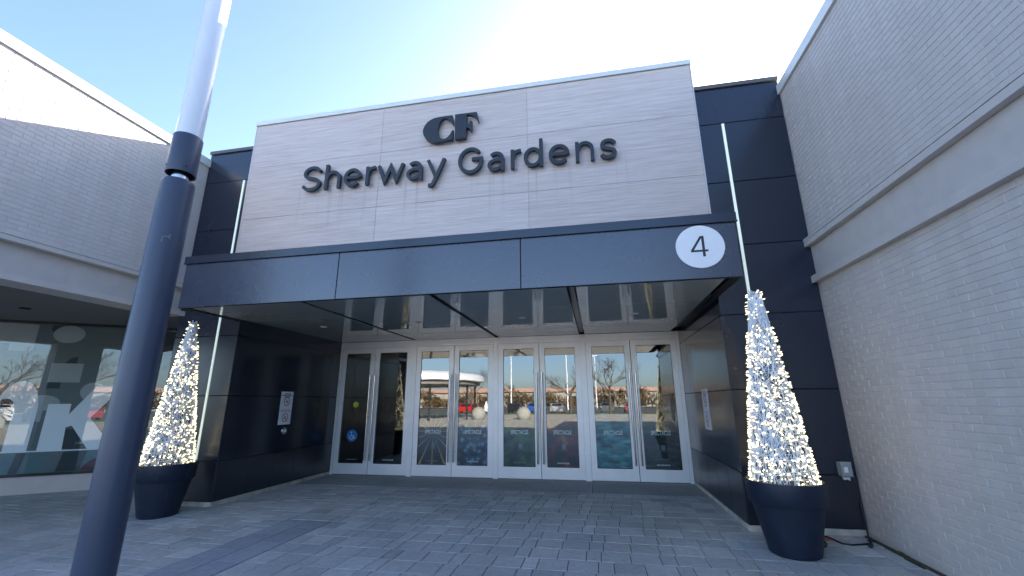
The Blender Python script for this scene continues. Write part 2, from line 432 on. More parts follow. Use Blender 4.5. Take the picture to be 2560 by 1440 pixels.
def text_mesh(s, size, sx=1.0, bold=0.0, extrude=0.0):
    cu = bpy.data.curves.new('lettering', 'FONT'); cu.body = s; cu.size = size; cu.align_x = 'CENTER'; cu.offset = bold; cu.extrude = extrude
    cu.resolution_u = 4
    o = bpy.data.objects.new('lettering', cu); COL.objects.link(o)
    bpy.context.view_layer.update()
    me = bpy.data.meshes.new_from_object(o.evaluated_get(bpy.context.evaluated_depsgraph_get()))
    bpy.data.objects.remove(o); bpy.data.curves.remove(cu)
    for v in me.vertices: v.co.x *= sx
    return me
def text_obj(name, s, size, axes, c, mat, parent, sx=1.0, bold=0.0):
    me = text_mesh(s, size, sx, bold); me.materials.clear(); me.materials.append(mat)
    return link(name, me, parent, frame(axes, c))

# ================================================================== SETTING: ground
def struct(name, mb, mat):
    o = mb.build(name, mat); o['kind'] = 'structure'; return o
M['asphalt'] = plain('asphalt', (0.10, 0.10, 0.098), 0.9, var=0.25, scale=3, bmp=0.3)
M['lawn'] = plain('lawn', (0.085, 0.10, 0.035), 0.95, var=0.35, scale=1.5)
M['farpave'] = plain('far_paving', (0.44, 0.40, 0.33), 0.85, var=0.15, scale=4, bmp=0.2)
struct('ground', MB().quad((-900, -900, -0.16), (900, -900, -0.16), (900, 900, -0.16), (-900, 900, -0.16)), M['asphalt'])
struct('joint_sand', MB().quad((-11, -7.2, -0.012), (5.0, -7.2, -0.012), (5.0, 3.2, -0.012), (-11, 3.2, -0.012)), M['sand'])
struct('forecourt', MB().box(-40, 40, -41, -7.2, -0.15, -0.002), M['farpave'])
struct('lawn', MB().box(-60, 60, -47.5, -41.2, -0.15, 0.03), M['lawn'])
pav = bpy.data.objects.new('pavement', None); COL.objects.link(pav); pav['kind'] = 'structure'
items = []; blue = []
rowy = lambda k: -1.60 + 0.298 * k
# rows along X, right of the blue strip
k0 = -19
for k in range(k0, 12):
    y0 = rowy(k); y1 = rowy(k + 1)
    if y0 > 1.8: break
    y1 = min(y1, 1.862)
    x = -1.44 - ((k * 0.262) % 0.715) ; i = (k * 2) % 3
    while x < 4.93:
        w = (0.285, 0.285, 0.145)[i % 3]; i += 1
        a, b = max(x, -1.44), min(x + w, 4.93); x += w
        if b - a < 0.04: continue
        items.append((UP, ((a + b) / 2, (y0 + y1) / 2, random.uniform(-.0015, .0015)), b - a - 0.007, y1 - y0 - 0.007, random.uniform(-.004, .004)))
    # behind the far end of the strip
    if y0 > -0.46:
        x = -2.07
        while x < -1.441:
            b = min(x + 0.285, -1.441)
            if b - x > 0.03: items.append((UP, ((x + b) / 2, (y0 + y1) / 2, random.uniform(-.0015, .0015)), b - x - 0.007, y1 - y0 - 0.007, 0))
            x += 0.285
# rows along Y, left of the strip
for k in range(0, 30):
    x1 = -2.075 - 0.298 * k; x0 = x1 - 0.298
    y = -7.2 - ((k * 0.262) % 0.715); i = k
    while y < 1.86:
        w = (0.285, 0.285, 0.145)[i % 3]; i += 1
        a, b = max(y, -7.2), min(y + w, 1.86); y += w
        if b - a < 0.04: continue
        items.append((UP, ((x0 + x1) / 2, (a + b) / 2, random.uniform(-.002, .002)), x1 - x0 - 0.007, b - a - 0.007, random.uniform(-.004, .004)))
scatter('paver', items, M['paver'], pav, 0.05, 0.004, 290)
for (x0, x1, off) in ((-2.07, -1.76, 0.0), (-1.755, -1.45, 0.29)):
    y = -0.452
    first = True
    while y > -7.2:
        L = 0.585 if not first else 0.585 - off
        first = False
        blue.append((UP, ((x0 + x1) / 2, y - L / 2, 0.0), x1 - x0 - 0.006, L - 0.006, 0)); y -= L
scatter('strip_paver', blue, M['bluepaver'], pav, 0.05, 0.003)
xs = [-3.75, -1.9, 0.02, 1.9, 3.75]
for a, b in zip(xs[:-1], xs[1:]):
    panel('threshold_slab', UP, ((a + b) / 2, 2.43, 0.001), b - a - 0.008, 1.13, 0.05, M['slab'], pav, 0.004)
panel('reddish_paver', UP, (4.49, -0.19, 0.007), 0.10, 0.15, 0.03, M['redpaver'], pav, 0.003)
struct('dirt_strip', MB().box(4.935, 4.996, -7.2, -0.03, -0.03, -0.003), M['dirt'])

# ================================================================== RIGHT BRICK WING
BP, BL = 0.0665, 0.2033
def brick_items(axes, xface, y_from, y_to, z0, z1):
    out = []; nrow = int(round((z1 - z0) / BP)); p = (z1 - z0) / nrow; s = 1
    for r in range(nrow):
        z = z0 + p * (r + 0.5); y = y_from + (BL / 2 if r % 2 else 0) + random.uniform(-.006, .006)
        while y > y_to:
            a, b = min(y_from, y), max(y_to, y - BL); y -= BL
            if a - b < 0.03: continue
            out.append((axes, (xface + random.uniform(-.0004, .0004), (a + b) / 2, z + random.uniform(-.0012, .0012)), a - b - random.uniform(.008, .012), p - 0.0095, random.uniform(-.006, .006)))
        # the half brick at the start
        if r % 2: out.append((axes, (xface, y_from - BL / 4, z), BL / 2 - 0.010, p - 0.0095, 0))
    return out
rw = thing('brick_wing', 'pale painted brick building wing with two ledges, beside the potted light cone and outlet box', 'building', (5.0, -4, 0))
MB().box(5.004, 16, -9, 12, -0.05, 5.91).build('wall', M['mortar'], rw)
itm = brick_items(WEST, 4.9997, -0.004, -9.0, 0.03, 2.975) + brick_items(WEST, 4.9997, -0.004, -9.0, 3.59, 5.89)
scatter('brick', itm, M['brick'], rw, 0.02, 0.0028)
MB().box(4.9965, 5.003, -9, -0.002, 3.07, 3.475).build('frieze', M['stucco'], rw)
MB().box(4.926, 5.01, -9.08, -0.002, 2.978, 3.068).build('ledge', M['trimpaint'], rw)
MB().box(4.922, 5.01, -9.08, -0.002, 3.478, 3.548).build('ledge', M['trimpaint'], rw)
MB().add([(4.918, -9.08, 3.553), (4.918, -.002, 3.553), (5.0, -.002, 3.553), (5.0, -9.08, 3.553), (4.918, -9.08, 3.585), (4.918, -.002, 3.585), (5.0, -.002, 3.615), (5.0, -9.08, 3.615)],
         [(0, 1, 2, 3), (7, 6, 5, 4), (0, 4, 5, 1), (1, 5, 6, 2), (3, 2, 6, 7), (0, 3, 7, 4)]).build('flashing', M['trimpaint'], rw)
MB().box(4.965, 16.02, -9.05, 0.02, 5.895, 6.045).build('coping', M['coping'], rw)
# ================================================================== LEFT BRICK WING
lw = thing('brick_wing', 'pale painted brick building wing, sunlit along its top, above the shop window', 'building', (-5.0, -2, 0))
LN = -3.8
MB().box(-16, -5.004, LN, 12, 3.04, 5.89).build('wall', M['mortar'], lw)
scatter('brick', brick_items(EAST, -4.9997, -0.004, LN, 3.56, 5.875), M['brick'], lw, 0.02, 0.0028)
MB().box(-5.003, -4.9965, LN, -0.002, 3.06, 3.45).build('frieze', M['stucco'], lw)
MB().box(-5.3, -4.885, LN - .08, -0.002, 2.976, 3.055).build('ledge', M['trimpaint'], lw)
MB().box(-5.01, -4.885, LN - .08, -0.002, 3.453, 3.515).build('ledge', M['trimpaint'], lw)
MB().add([(-4.88, LN - .08, 3.52), (-4.88, -.002, 3.52), (-5.0, -.002, 3.52), (-5.0, LN - .08, 3.52), (-4.88, LN - .08, 3.55), (-4.88, -.002, 3.55), (-5.0, -.002, 3.585), (-5.0, LN - .08, 3.585)],
         [(0, 3, 2, 1), (4, 5, 6, 7), (0, 1, 5, 4), (1, 2, 6, 5), (3, 7, 6, 2), (0, 4, 7, 3)]).build('flashing', M['trimpaint'], lw)
MB().box(-16.02, -4.965, LN - .04, 0.03, 5.88, 6.03).build('coping', M['coping'], lw)
MB().box(-15.9, -5.301, LN + .35, 6, 3.03, 3.039).build('soffit', M['darksoffit'], lw)
MB().box(-16, -5.3, LN, LN + .34, 2.976, 3.038).build('beam', M['stucco'], lw)
for (a, b) in ((-7.15, -6.3), (-5.52, -5.0), (-12.0, -11.2)):
    MB().box(a, b, LN + .01, LN + .6, 0, 2.97).build('column', M['stucco'], lw)
MB().lathe([(0.07, 0), (0.07, 0.012)], 20, (-7.0, -0.9, 3.017)).build('recessed_light', M['black'], lw)
# shop window below it
GA = Vector((-8.083, 0.103, 0)); GT = Vector((0.8185, 0.5745, 0)).normalized(); GN = Vector((GT.y, -GT.x, 0))
SHOP = (GT, Vector((0, 0, 1)), GN)
def gp(s, z, n=0.0): return GA + GT * s + GN * n + Vector((0, 0, z))
sw = thing('shop_window', 'large shop window with pale letters and grey film under dark soffit', 'window', tuple(gp(0.5, 0)))
S0, S1 = -3.2, 3.9
def slab_s(name, s0, s1, z0, z1, n0, n1, mat, parent, kind=None):
    v = [gp(s0, z0, n1), gp(s1, z0, n1), gp(s1, z0, n0), gp(s0, z0, n0), gp(s0, z1, n1), gp(s1, z1, n1), gp(s1, z1, n0), gp(s0, z1, n0)]
    return MB().add(v, [(0, 3, 2, 1), (4, 5, 6, 7), (0, 1, 5, 4), (1, 2, 6, 5), (2, 3, 7, 6), (3, 0, 4, 7)]).build(name, mat, parent, kind=kind)
slab_s('base_wall', S0, S1, -0.03, 0.29, -0.3, 0.0, M['stucco'], sw)
slab_s('sill', S0, S1, 0.29, 0.325, -0.06, 0.025, M['soffitbar'], sw)
slab_s('head', S0, S1, 2.99, 3.03, -0.06, 0.02, M['soffitbar'], sw)
slab_s('glass_pane', S0, S1, 0.326, 2.989, -0.012, 0.0, M['shopglass'], sw)
slab_s('back_wall', S0, S1, 0.0, 3.0, -0.62, -0.6, plain('shop_backing', (0.10, 0.11, 0.115), 0.8), sw)
def film(name, pts, mat, n):
    return MB().add([gp(s, z, n) for s, z in pts], [tuple(range(len(pts)))]).build(name, mat, sw)
M['film_a'] = plain('grey_film', (0.42, 0.44, 0.44), 0.7, var=0.05)
M['film_b'] = plain('dark_film', (0.035, 0.05, 0.055), 0.7, var=0.05)
M['film_c'] = plain('mid_film', (0.15, 0.18, 0.185), 0.7, var=0.05)
M['film_w'] = plain('white_film', (0.88, 0.90, 0.92), 0.6, var=0.02)
M['film_t'] = plain('teal_film', (0.11, 0.19, 0.21), 0.6, var=0.05)
M['film_r'] = plain('crimson_film', (0.10, 0.008, 0.025), 0.6)
film('film_backing', [(S0, 0.33), (S1, 0.33), (S1, 2.98), (S0, 2.98)], M['film_c'], -0.030)
rr = random.Random(3)
for i in range(46):                                     # big soft camouflage shapes printed on the film
    s = rr.uniform(-1.6, 2.6); z = rr.choice([rr.uniform(2.55, 2.95), rr.uniform(0.5, 2.9), rr.uniform(0.9, 2.6)])
    rx, rz = rr.uniform(.12, .3), rr.uniform(.10, .26)
    a0 = rr.choice([0, 90, 180, 270]); 
    shape = rr.choice(['q', 'r', 'e'])
    if shape == 'q': pts = [(s, z)] + arc(s, z, rx * 1.4, rz * 1.4, a0, a0 + 90, 10)
    elif shape == 'r': pts = [(s - rx, z - rz), (s + rx, z - rz), (s + rx, z + rz), (s - rx, z + rz)]
    else: pts = arc(s, z, rx, rz, 0, 345, 18)
    pts = [(p[0], min(2.975, max(0.34, p[1]))) for p in pts]
    film('film_shape', pts, rr.choice([M['film_a'], M['film_b'], M['film_b'], M['film_a'], M['film_c']]), -0.029 + i * 0.0002)
film('film_shape', [(-1.2, 0.335), (1.3, 0.335), (1.3, 0.69), (-1.2, 0.69)], M['film_t'], -0.0192)
for i, (a, b) in enumerate(((-.75, -.25), (.0, .12), (.45, .62), (.62, .95))):
    film('film_shape', [(a, .34), (b, .34), (b + .06, .68), (a + .05, .68)], (M['film_a'], M['film_b'], M['film_c'], M['film_b'])[i], -0.0188)
film('film_shape', [(0.95, 0.335), (1.0, 0.43), (1.08, 0.51), (1.2, 0.57), (1.45, .6), (1.45, 0.335)], M['film_r'], -0.0184)
# letters n and k
film('letter', [(-0.72, 0.71), (-0.42, 0.71), (-0.42, 1.45)] + arc(-0.28, 1.45, .13, .17, 180, 0, 8)[1:] + [(-0.15, 0.71), (0.17, 0.71), (0.17, 1.45)] + arc(-0.12, 1.45, .28, .48, 0, 180, 14)[1:] + [(-0.42, 1.93), (-0.72, 1.93)], M['film_w'], -0.017)
film('letter', [(0.30, 0.71), (0.64, 0.71), (0.62, 1.10), (0.70, 1.13), (1.0, 0.70), (1.38, 0.70), (0.94, 1.26), (1.33, 1.85), (0.93, 1.85), (0.62, 1.33), (0.62, 1.52), (0.30, 1.52)], M['film_w'], -0.0165)
film('letter', [(1.45, 0.70), (1.8, 0.70), (1.8, 1.85), (1.45, 1.85)], M['film_w'], -0.0165)
film('film_shape', [(-1.2, .690), (1.9, .690), (1.9, .712), (-1.2, .712)], M['film_w'], -0.0160)

# ================================================================== ENTRANCE BUILDING
eb = thing('entrance_building', 'dark clad mall entrance with wood-look wall, canopy and four pairs of glass doors', 'building', (0, 0, 0))
ZJ = [0.070, 0.636, 1.627, 2.603, 3.580, 4.547, 5.523, 6.137]
XA = 3.755
body = MB()
body.box(-5.0, -XA - .012, 0.014, 9, -0.05, 6.13).box(XA + .012, 5.0, 0.014, 9, -0.05, 6.13).box(-XA - .012, XA + .012, 0.10, 9, 2.96, 6.13)
body.build('wall', M['black'], eb)
# cladding panels on the front piers
for s in (-1, 1):
    for k in range(7):
        z0, z1 = ZJ[k] + .005, ZJ[k + 1] - .005
        mat = M['cladbase'] if k == 0 else M['clad']
        if k in (0, 6): spans = [(XA, 4.995)]
        else: spans = [(XA, 4.128), (4.172, 4.995)]
        if k == 6: spans = [(3.0, 4.995)]
        elif k > 3: spans = [(3.0, 4.128), (4.172, 4.995)]
        for a, b in spans:
            x0, x1 = (a, b) if s > 0 else (-b, -a)
            panel_x('cladding_panel', x0, x1, -0.006 if k == 0 else 0.0, z0, z1, 0.02, mat, eb)
    # alcove side walls
    ax = WEST if s > 0 else EAST
    for k in range(3):
        z0, z1 = ZJ[k] + .005, min(ZJ[k + 1], 2.86) - .005
        ys = [0.012, 0.62, 1.21, 1.80, 2.39, 2.985] if k == 0 else [0.012, 2.39, 2.985]
        for a, b in zip(ys[:-1], ys[1:]):
            panel('cladding_panel', ax, (s * (XA - (0.006 if k == 0 else 0)), (a + b) / 2, (z0 + z1) / 2), b - a - .006, z1 - z0, 0.016, M['cladbase'] if k == 0 else M['cladside'], eb)
    z0, z1 = ZJ[3] + .005, 2.905
    panel('cladding_panel', ax, (s * XA, 1.5, (z0 + z1) / 2), 2.97, z1 - z0, 0.016, M['cladside'], eb)
    x0, x1 = sorted((s * 3.757, s * 4.997))
    MB().box(x0, x1, -0.008, 0.012, -0.02, 0.062).build('plinth', M['plinth'], eb)
    x0, x1 = sorted((s * 3.750, s * 3.768))
    MB().box(x0, x1, 0.0125, 2.99, -0.02, 0.060).build('plinth', M['plinth'], eb)
    x0, x1 = sorted((s * 3.68, s * 4.998))
    MB().box(x0, x1, -0.03, 0.4, 6.140, 6.205).build('coping', M['greycap'], eb)
    # vertical light strips
    o = MB().box(s * 4.15 - .017, s * 4.15 + .017, -0.006, 0.012, 0.66, 5.513).build('light_strip', M['strip'])
    tag(o, 'thin pale vertical light strip ' + ('above the cone by the outlet box' if s > 0 else 'beside the pier next to the shop window'), 'light strip', 'vertical light strips flanking the entrance')
# feature wall of wood-look tiles
MB().box(-3.685, 3.685, -0.3425, 0.09, 3.2, 6.33).build('feature_wall', M['tile'], eb)
TX = [-3.70, -1.22, 1.235, 3.70]; TZ = [3.40, 4.5165 - 0.977, 4.5165, 5.4937, 6.3447]
for i in range(3):
    for j in range(4):
        panel_x('tile', TX[i] + .002, TX[i + 1] - .002, -0.35, TZ[j] + .002, TZ[j + 1] - .002, 0.014, M['tile'], eb, 0.002)
MB().box(-3.72, 3.72, -0.372, 0.10, 6.352, 6.432).build('coping', M['coping'], eb)
for s in (-1, 1):
    x0, x1 = sorted((s * 3.701, s * 3.714))
    MB().box(x0, x1, -0.352, 0.0, 3.3, 6.35).build('edge_trim', M['tiletrim'], eb)
# canopy
CL, CRX = -3.92, 3.785
cn = MB().box(CL + .02, CRX - .01, -0.955, 0.099, 2.93, 3.535).box(CL + .02, CRX - .01, -0.955, -0.90, 2.868, 2.93).box(CL + .005, CL + .10, -0.9, -0.002, 2.868, 2.93).box(CRX - .12, CRX - .01, -0.9, -0.002, 2.868, 2.93)
cn.build('canopy', M['black'], eb)
fx = [CL, -1.364, 1.206, CRX]
for a, b in zip(fx[:-1], fx[1:]):
    panel_x('fascia_panel', a + .005, b - .005, -0.9714, 2.866, 3.534, 0.02, M['fascia'], eb)
for s, x in ((-1, CL), (1, CRX)):
    panel('fascia_panel', EAST if s > 0 else WEST, (x - s * .002, -0.475, 3.2), 0.94, 0.668, 0.012, M['fascia'], eb)
MB().box(CL - .012, CRX + .012, -0.995, 0.0, 3.545, 3.652).box(CL - .02, CRX + .02, -1.003, 0.0, 3.5355, 3.5445).build('canopy_cap', M['clad'], eb)
# soffit
MB().box(-XA - .01, XA + .01, 0.1, 3.1, 2.915, 2.955).build('soffit_backing', M['soffitbar'], eb)
sxs = [(-3.752, -1.965), (-1.880, -0.050), (0.040, 1.765), (1.880, 3.612)]
for a, b in sxs:
    for y0, y1 in ((-0.885, 0.186), (0.194, 2.985)):
        panel('soffit_panel', DOWN, ((a + b) / 2, (y0 + y1) / 2, 2.8673), b - a, y1 - y0, 0.012, M['soffit'], eb, 0.002)
for x in (-1.922, -0.005, 1.822):
    MB().box(x - .034, x + .034, -0.89, 2.985, 2.893, 2.914).build('soffit_bar', M['soffitbar'], eb)
for i, (x, y) in enumerate(((-2.843, .955), (-.942, .90), (.90, .946), (2.744, .99))):
    t = thing('downlight', 'small recessed soffit downlight %s' % ('beside the wall with the push button', 'above the second door pair from the push button', 'above the third door pair from the push button', 'beside the alcove wall without push button')[i], 'downlight', (x, y, 2.866), 'downlights in the canopy soffit')
    MB().lathe([(0.062, -0.004), (0.062, 0.0), (0.045, 0.0), (0.045, -0.004)], 24, (x, y, 2.8665), cap=False).build('trim_ring', M['alu'], t)
    MB().lathe([(0.0445, -0.003), (0.0445, -0.0005)], 20, (x, y, 2.8665)).build('lens', M['black'] if i in (1,) else M['white'], t)

# doors -----------------------------------------------------------
YD = 3.003
fr = MB()
HEAD0, HEAD1 = 2.715, 2.862
fr.box(-3.752, 3.752, YD + .005, YD + .11, 2.718, HEAD1)
fr.box(-3.752, 3.752, YD - .012, YD + .0045, 2.792, 2.806)
jambs = [(-3.752, -3.772 + .075), (-1.975, -1.865), (-0.092, 0.010), (1.770, 1.884), (3.690, 3.752)]
for a, b in jambs: fr.box(a, b, YD - .005, YD + .004, 0.0, 2.7915)
fr.build('door_frame', M['alu'], eb)
MB().box(-3.69, 3.69, YD + .0, YD + .10, 0.0, 0.012).build('threshold', M['steel'], eb)
leaves = [(-3.692, -2.874, 1), (-2.862, -1.978, -1), (-1.860, -0.986, 1), (-0.974, -0.096, -1), (0.014, 0.897, 1), (0.909, 1.767, -1), (1.888, 2.780, 1), (2.792, 3.687, -1)]
GZ0, GZ1 = 0.232, 2.600
def poster_mat(i):
    m = bpy.data.materials.new('poster_print'); m.use_nodes = True; t = m.node_tree; b = t.nodes['Principled BSDF']
    tc = N(t, 'ShaderNodeTexCoord'); sep = N(t, 'ShaderNodeSeparateXYZ'); t.links.new(tc.outputs['Object'], sep.inputs[0])
    dark = (0.006, 0.009, 0.010)
    if i == 2:      # gold rays bursting from the middle
        gx = N(t, 'ShaderNodeMath', operation='ARCTAN2'); t.links.new(sep.outputs['Y'], gx.inputs[0]); t.links.new(sep.outputs['X'], gx.inputs[1])
        wv = N(t, 'ShaderNodeMath', operation='MULTIPLY'); wv.inputs[1].default_value = 15; t.links.new(gx.outputs[0], wv.inputs[0])
        sn = N(t, 'ShaderNodeMath', operation='SINE'); t.links.new(wv.outputs[0], sn.inputs[0])
        r = ramp(t, sn.outputs[0], [(0.86, dark), (0.97, (0.30, 0.20, 0.08))])
        c = r.outputs[0]
    elif i in (3,):
        v = N(t, 'ShaderNodeTexVoronoi'); v.inputs['Scale'].default_value = 9; t.links.new(tc.outputs['Object'], v.inputs['Vector'])
        c = ramp(t, v.outputs['Distance'], [(0.15, (0.10, 0.22, 0.30)), (0.4, (0.02, 0.05, 0.09)), (0.7, dark)]).outputs[0]
    elif i == 4:
        n = noise(t, tc.outputs['Object'], 4, 5); c = ramp(t, n, [(0.4, dark), (0.62, (0.03, 0.10, 0.03)), (0.8, (0.12, 0.14, 0.02))]).outputs[0]
    elif i == 5:
        n = noise(t, tc.outputs['Object'], 3.3, 4); c = ramp(t, n, [(0.42, dark), (0.58, (0.13, 0.015, 0.015)), (0.72, (0.25, 0.22, 0.03))]).outputs[0]
    elif i == 6:
        mp = mapping(t, (2.2, 5, 1)); mp.inputs['Rotation'].default_value = (0, 0, 0.7)
        n = noise(t, mp.outputs[0], 1.6, 4); c = ramp(t, n, [(0.36, dark), (0.5, (0.01, 0.11, 0.13)), (0.72, (0.10, 0.30, 0.32))]).outputs[0]
    else:
        mp = mapping(t, (1.5, 6, 1)); n = noise(t, mp.outputs[0], 2.4, 6, 0.7); c = ramp(t, n, [(0.5, dark), (0.66, (0.03, 0.07, 0.08)), (0.8, (0.25, 0.33, 0.34))]).outputs[0]
    t.links.new(mixc(t, 1.0, c, (1.8, 1.8, 1.8), 'MULTIPLY'), b.inputs['Base Color']); b.inputs['Roughness'].default_value = 0.5
    a = N(t, 'ShaderNodeMapRange'); a.inputs['From Min'].default_value = 0.50; a.inputs['From Max'].default_value = 0.22
    t.links.new(sep.outputs['Y'], a.inputs['Value']); t.links.new(a.outputs[0], b.inputs['Alpha'])
    return m
for i, (x0, x1, side) in enumerate(leaves):
    dz0, dz1 = 0.016, 2.712
    d = MB(); st = 0.112
    d.box(x0, x0 + st, YD, YD + .05, dz0, dz1).box(x1 - st, x1, YD, YD + .05, dz0, dz1)
    d.box(x0 + st, x1 - st, YD + .0008, YD + .05, dz0, GZ0).box(x0 + st, x1 - st, YD + .0008, YD + .05, GZ1, dz1)
    door = d.build('door', M['alu'], eb)
    a, b = x0 + st, x1 - st
    MB().box(a, b, YD + .022, YD + .030, GZ0, GZ1).build('glass_pane', M['doorglass'], door)
    gk = MB()                                        # black glazing gasket
    for (p, q, r, s) in ((a, a + .006, GZ0, GZ1), (b - .006, b, GZ0, GZ1), (a + .006, b - .006, GZ0, GZ0 + .006), (a + .006, b - .006, GZ1 - .006, GZ1)):
        gk.box(p, q, YD + .012, YD + .0215, r, s)
    gk.build('gasket', M['black'], door)
    hx = x1 - 0.052 if side > 0 else x0 + 0.052
    h = MB().tube([(hx, YD - .075, 0.30), (hx, YD - .075, 2.09)], 0.0165, 12)
    for z in (0.50, 1.19, 1.90): h.tube([(hx, YD - .075, z), (hx, YD + .002, z)], 0.009, 8)
    h.build('handle', M['steel'], door, True)
    cx = (a + b) / 2
    if i >= 2:
        pm = bpy.data.meshes.new('poster'); w = (b - a) / 2 - .006
        pm.from_pydata([(-w, -.63, 0), (w, -.63, 0), (w, .5, 0), (-w, .5, 0)], [], [(0, 1, 2, 3)]); pm.materials.append(poster_mat(i))
        link('poster', pm, door, frame(FRONT, (cx, YD + .036, 0.872)))
        text_obj('lettering', 'SPECTACLE', 0.108, FRONT, (cx, YD + .034, 0.855), M['paleprint'], door, 0.66, 0.003)
        for zz, ww, hh in ((0.62, .075, .09), (0.555, .13, .008)):
            fo = piece_mesh('print', ww, hh, 0.0005, 0.0001, M['inkgrey']); link('print', fo, door, frame(FRONT, (cx + .02, YD + .0345, zz)))
    ic = MB()
    for k in range(7):
        xx = cx - .105 + .035 * k
        ic.quad((xx - .011, YD + .0338, .296), (xx + .011, YD + .0338, .296), (xx + .011, YD + .0338, .322), (xx - .011, YD + .0338, .322))
    ic.build('sticker_row', M['paleprint'] if i % 2 else M['inkgrey'], door)
    if i == 0:
        dc = MB().add([(p[0], YD + .021, p[1]) for p in arc(cx - .02, 0.80, .125, .125, 0, 350, 35)], [tuple(range(36))])
        dc.build('access_sticker', M['blueprint'], door)
        wc = MB()
        wc.add(*(lambda s: (s.v, s.f))(sweep(arc(cx - .03, .77, .042, .042, 130, 380, 20), .012, YD + .0200, YD + .0206)))
        wc.add(*(lambda s: (s.v, s.f))(sweep([(cx - .035, .845), (cx - .028, .795), (cx + .012, .793), (cx + .034, .745), (cx + .05, .75)], .012, YD + .0197, YD + .0203)))
        wc.add([(cx - .037 + .013 * math.cos(k * PI / 6), YD + .0201, .868 + .013 * math.sin(k * PI / 6)) for k in range(12)], [tuple(range(12))])
        wc.build('wheelchair_symbol', M['white'], door)
        MB().add([(p[0], YD + .021, p[1]) for p in arc(cx + .01, 1.46, .065, .065, 0, 350, 35)], [tuple(range(36))]).build('round_sticker', M['yellowprint'], door)
# vestibule
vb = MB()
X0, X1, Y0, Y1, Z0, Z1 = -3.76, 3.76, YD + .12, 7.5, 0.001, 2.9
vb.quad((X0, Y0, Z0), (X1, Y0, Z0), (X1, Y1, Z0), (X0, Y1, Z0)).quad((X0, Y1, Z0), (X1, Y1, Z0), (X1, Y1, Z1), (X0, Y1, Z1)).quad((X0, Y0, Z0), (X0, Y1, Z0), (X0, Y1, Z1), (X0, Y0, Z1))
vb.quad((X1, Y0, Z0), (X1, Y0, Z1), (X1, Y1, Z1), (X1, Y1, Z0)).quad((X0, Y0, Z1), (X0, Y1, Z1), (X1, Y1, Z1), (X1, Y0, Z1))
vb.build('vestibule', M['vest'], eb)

# ================================================================== SIGNS
ns = thing('name_sign', 'row of large charcoal raised letters spelling the mall name across the wood-look wall', 'sign', (0, -0.36, 4.87))
LW = 0.053; BASE = 4.875; XH = 0.325; CH = 0.450; LF, LB = -0.448, -0.392
def letter(ch, x0, x1):
    a, b = x0 + LW / 2, x1 - LW / 2; w = b - a; h = LW / 2; mb = MB(); ribs = []
    X = lambda t: a + w * t
    Z = lambda t, H=XH: BASE + h + (H - LW) * t
    top, ctop = BASE + XH, BASE + CH
    if ch in 'Ss':
        H = CH if ch == 'S' else XH
        ribs.append(catmull([(X(p), Z(q, H)) for p, q in ((1.0, .80), (.80, .95), (.5, 1.0), (.2, .93), (.06, .76), (.17, .59), (.5, .51), (.83, .42), (.97, .24), (.82, .06), (.48, 0), (.18, .05), (.0, .19))]))
    elif ch in 'hn':
        ribs.append([(a, BASE), (a, ctop if ch == 'h' else top)])
        ribs.append([(a, Z(.55))] + arc(X(.52), Z(.58), w * .48, (XH - LW) * .42, 172, 0, 16) + [(b, BASE)])
    elif ch == 'e':
        cx, cz, rx, rz = X(.5), Z(.5), w / 2, (XH - LW) / 2
        ribs.append(arc(cx, cz, rx, rz, -3, 318, 36)); ribs.append([(a + h * .5, cz), (b - h * .3, cz)])
    elif ch == 'r':
        ribs.append([(a, BASE), (a, top)]); ribs.append([(a, Z(.5))] + catmull([(X(.12), Z(.72)), (X(.45), Z(.93)), (x1, Z(1.0))], 6))
    elif ch == 'w':
        ribs.append([(X(0), top - .010), (X(.26), BASE + h * 1.1), (X(.5), top - h * 1.6), (X(.74), BASE + h * 1.1), (X(1), top - .010)])
    elif ch == 'a':
        ribs.append([(b, BASE), (b, Z(.62))] + arc(X(.52), Z(.64), w * .48, (XH - LW) * .36, 0, 140, 14))
        ribs.append(catmull([(b, Z(.56)), (X(.5), Z(.58)), (X(.12), Z(.47)), (X(0), Z(.27)), (X(.14), Z(.06)), (X(.45), Z(0)), (X(.8), Z(.10)), (b, Z(.28))], 6))
    elif ch == 'y':
        ribs.append([(X(0), top - .010), (X(.50), BASE + h * .4)]); ribs.append([(X(1), top - .010), (X(.34), BASE - .105), (X(.22), BASE - .128), (X(.06), BASE - .122)])
    elif ch == 'G':
        cx, cz, rx, rz = X(.5), Z(.5, CH), w / 2, (CH - LW) / 2
        ribs.append(arc(cx, cz, rx, rz, 40, 332, 36) + [(b - .005, cz - .02), (b - .005, cz + .02), (cx + .02, cz + .02)])
    elif ch == 'd':
        ribs.append([(b, BASE), (b, ctop + .01)]); cx, cz = X(.48), Z(.5)
        ribs.append(arc(cx, cz, w * .48, (XH - LW) / 2, 0, 350, 35)); closed = True
    for k, rb in enumerate(ribs):
        cl = ch == 'd' and k == 1
        s = sweep(rb, LW, LF - .0015 * k, LB - .0015 * k, cl); mb.add(s.v, s.f)
    o = mb.build('letter', M['letter'], ns)
    # stand-off pins behind each letter
    pz = BASE + 0.10; p = MB()
    for xx in (x0 + LW / 2, x1 - LW / 2) if ch in 'hnd' else ((x0 + x1) / 2,):
        p.tube([(xx, LB - .01, pz if ch in 'hnd' else BASE + h), (xx, -0.349, pz if ch in 'hnd' else BASE + h)], 0.008, 6)
    p.build('pin', M['steel'], o)
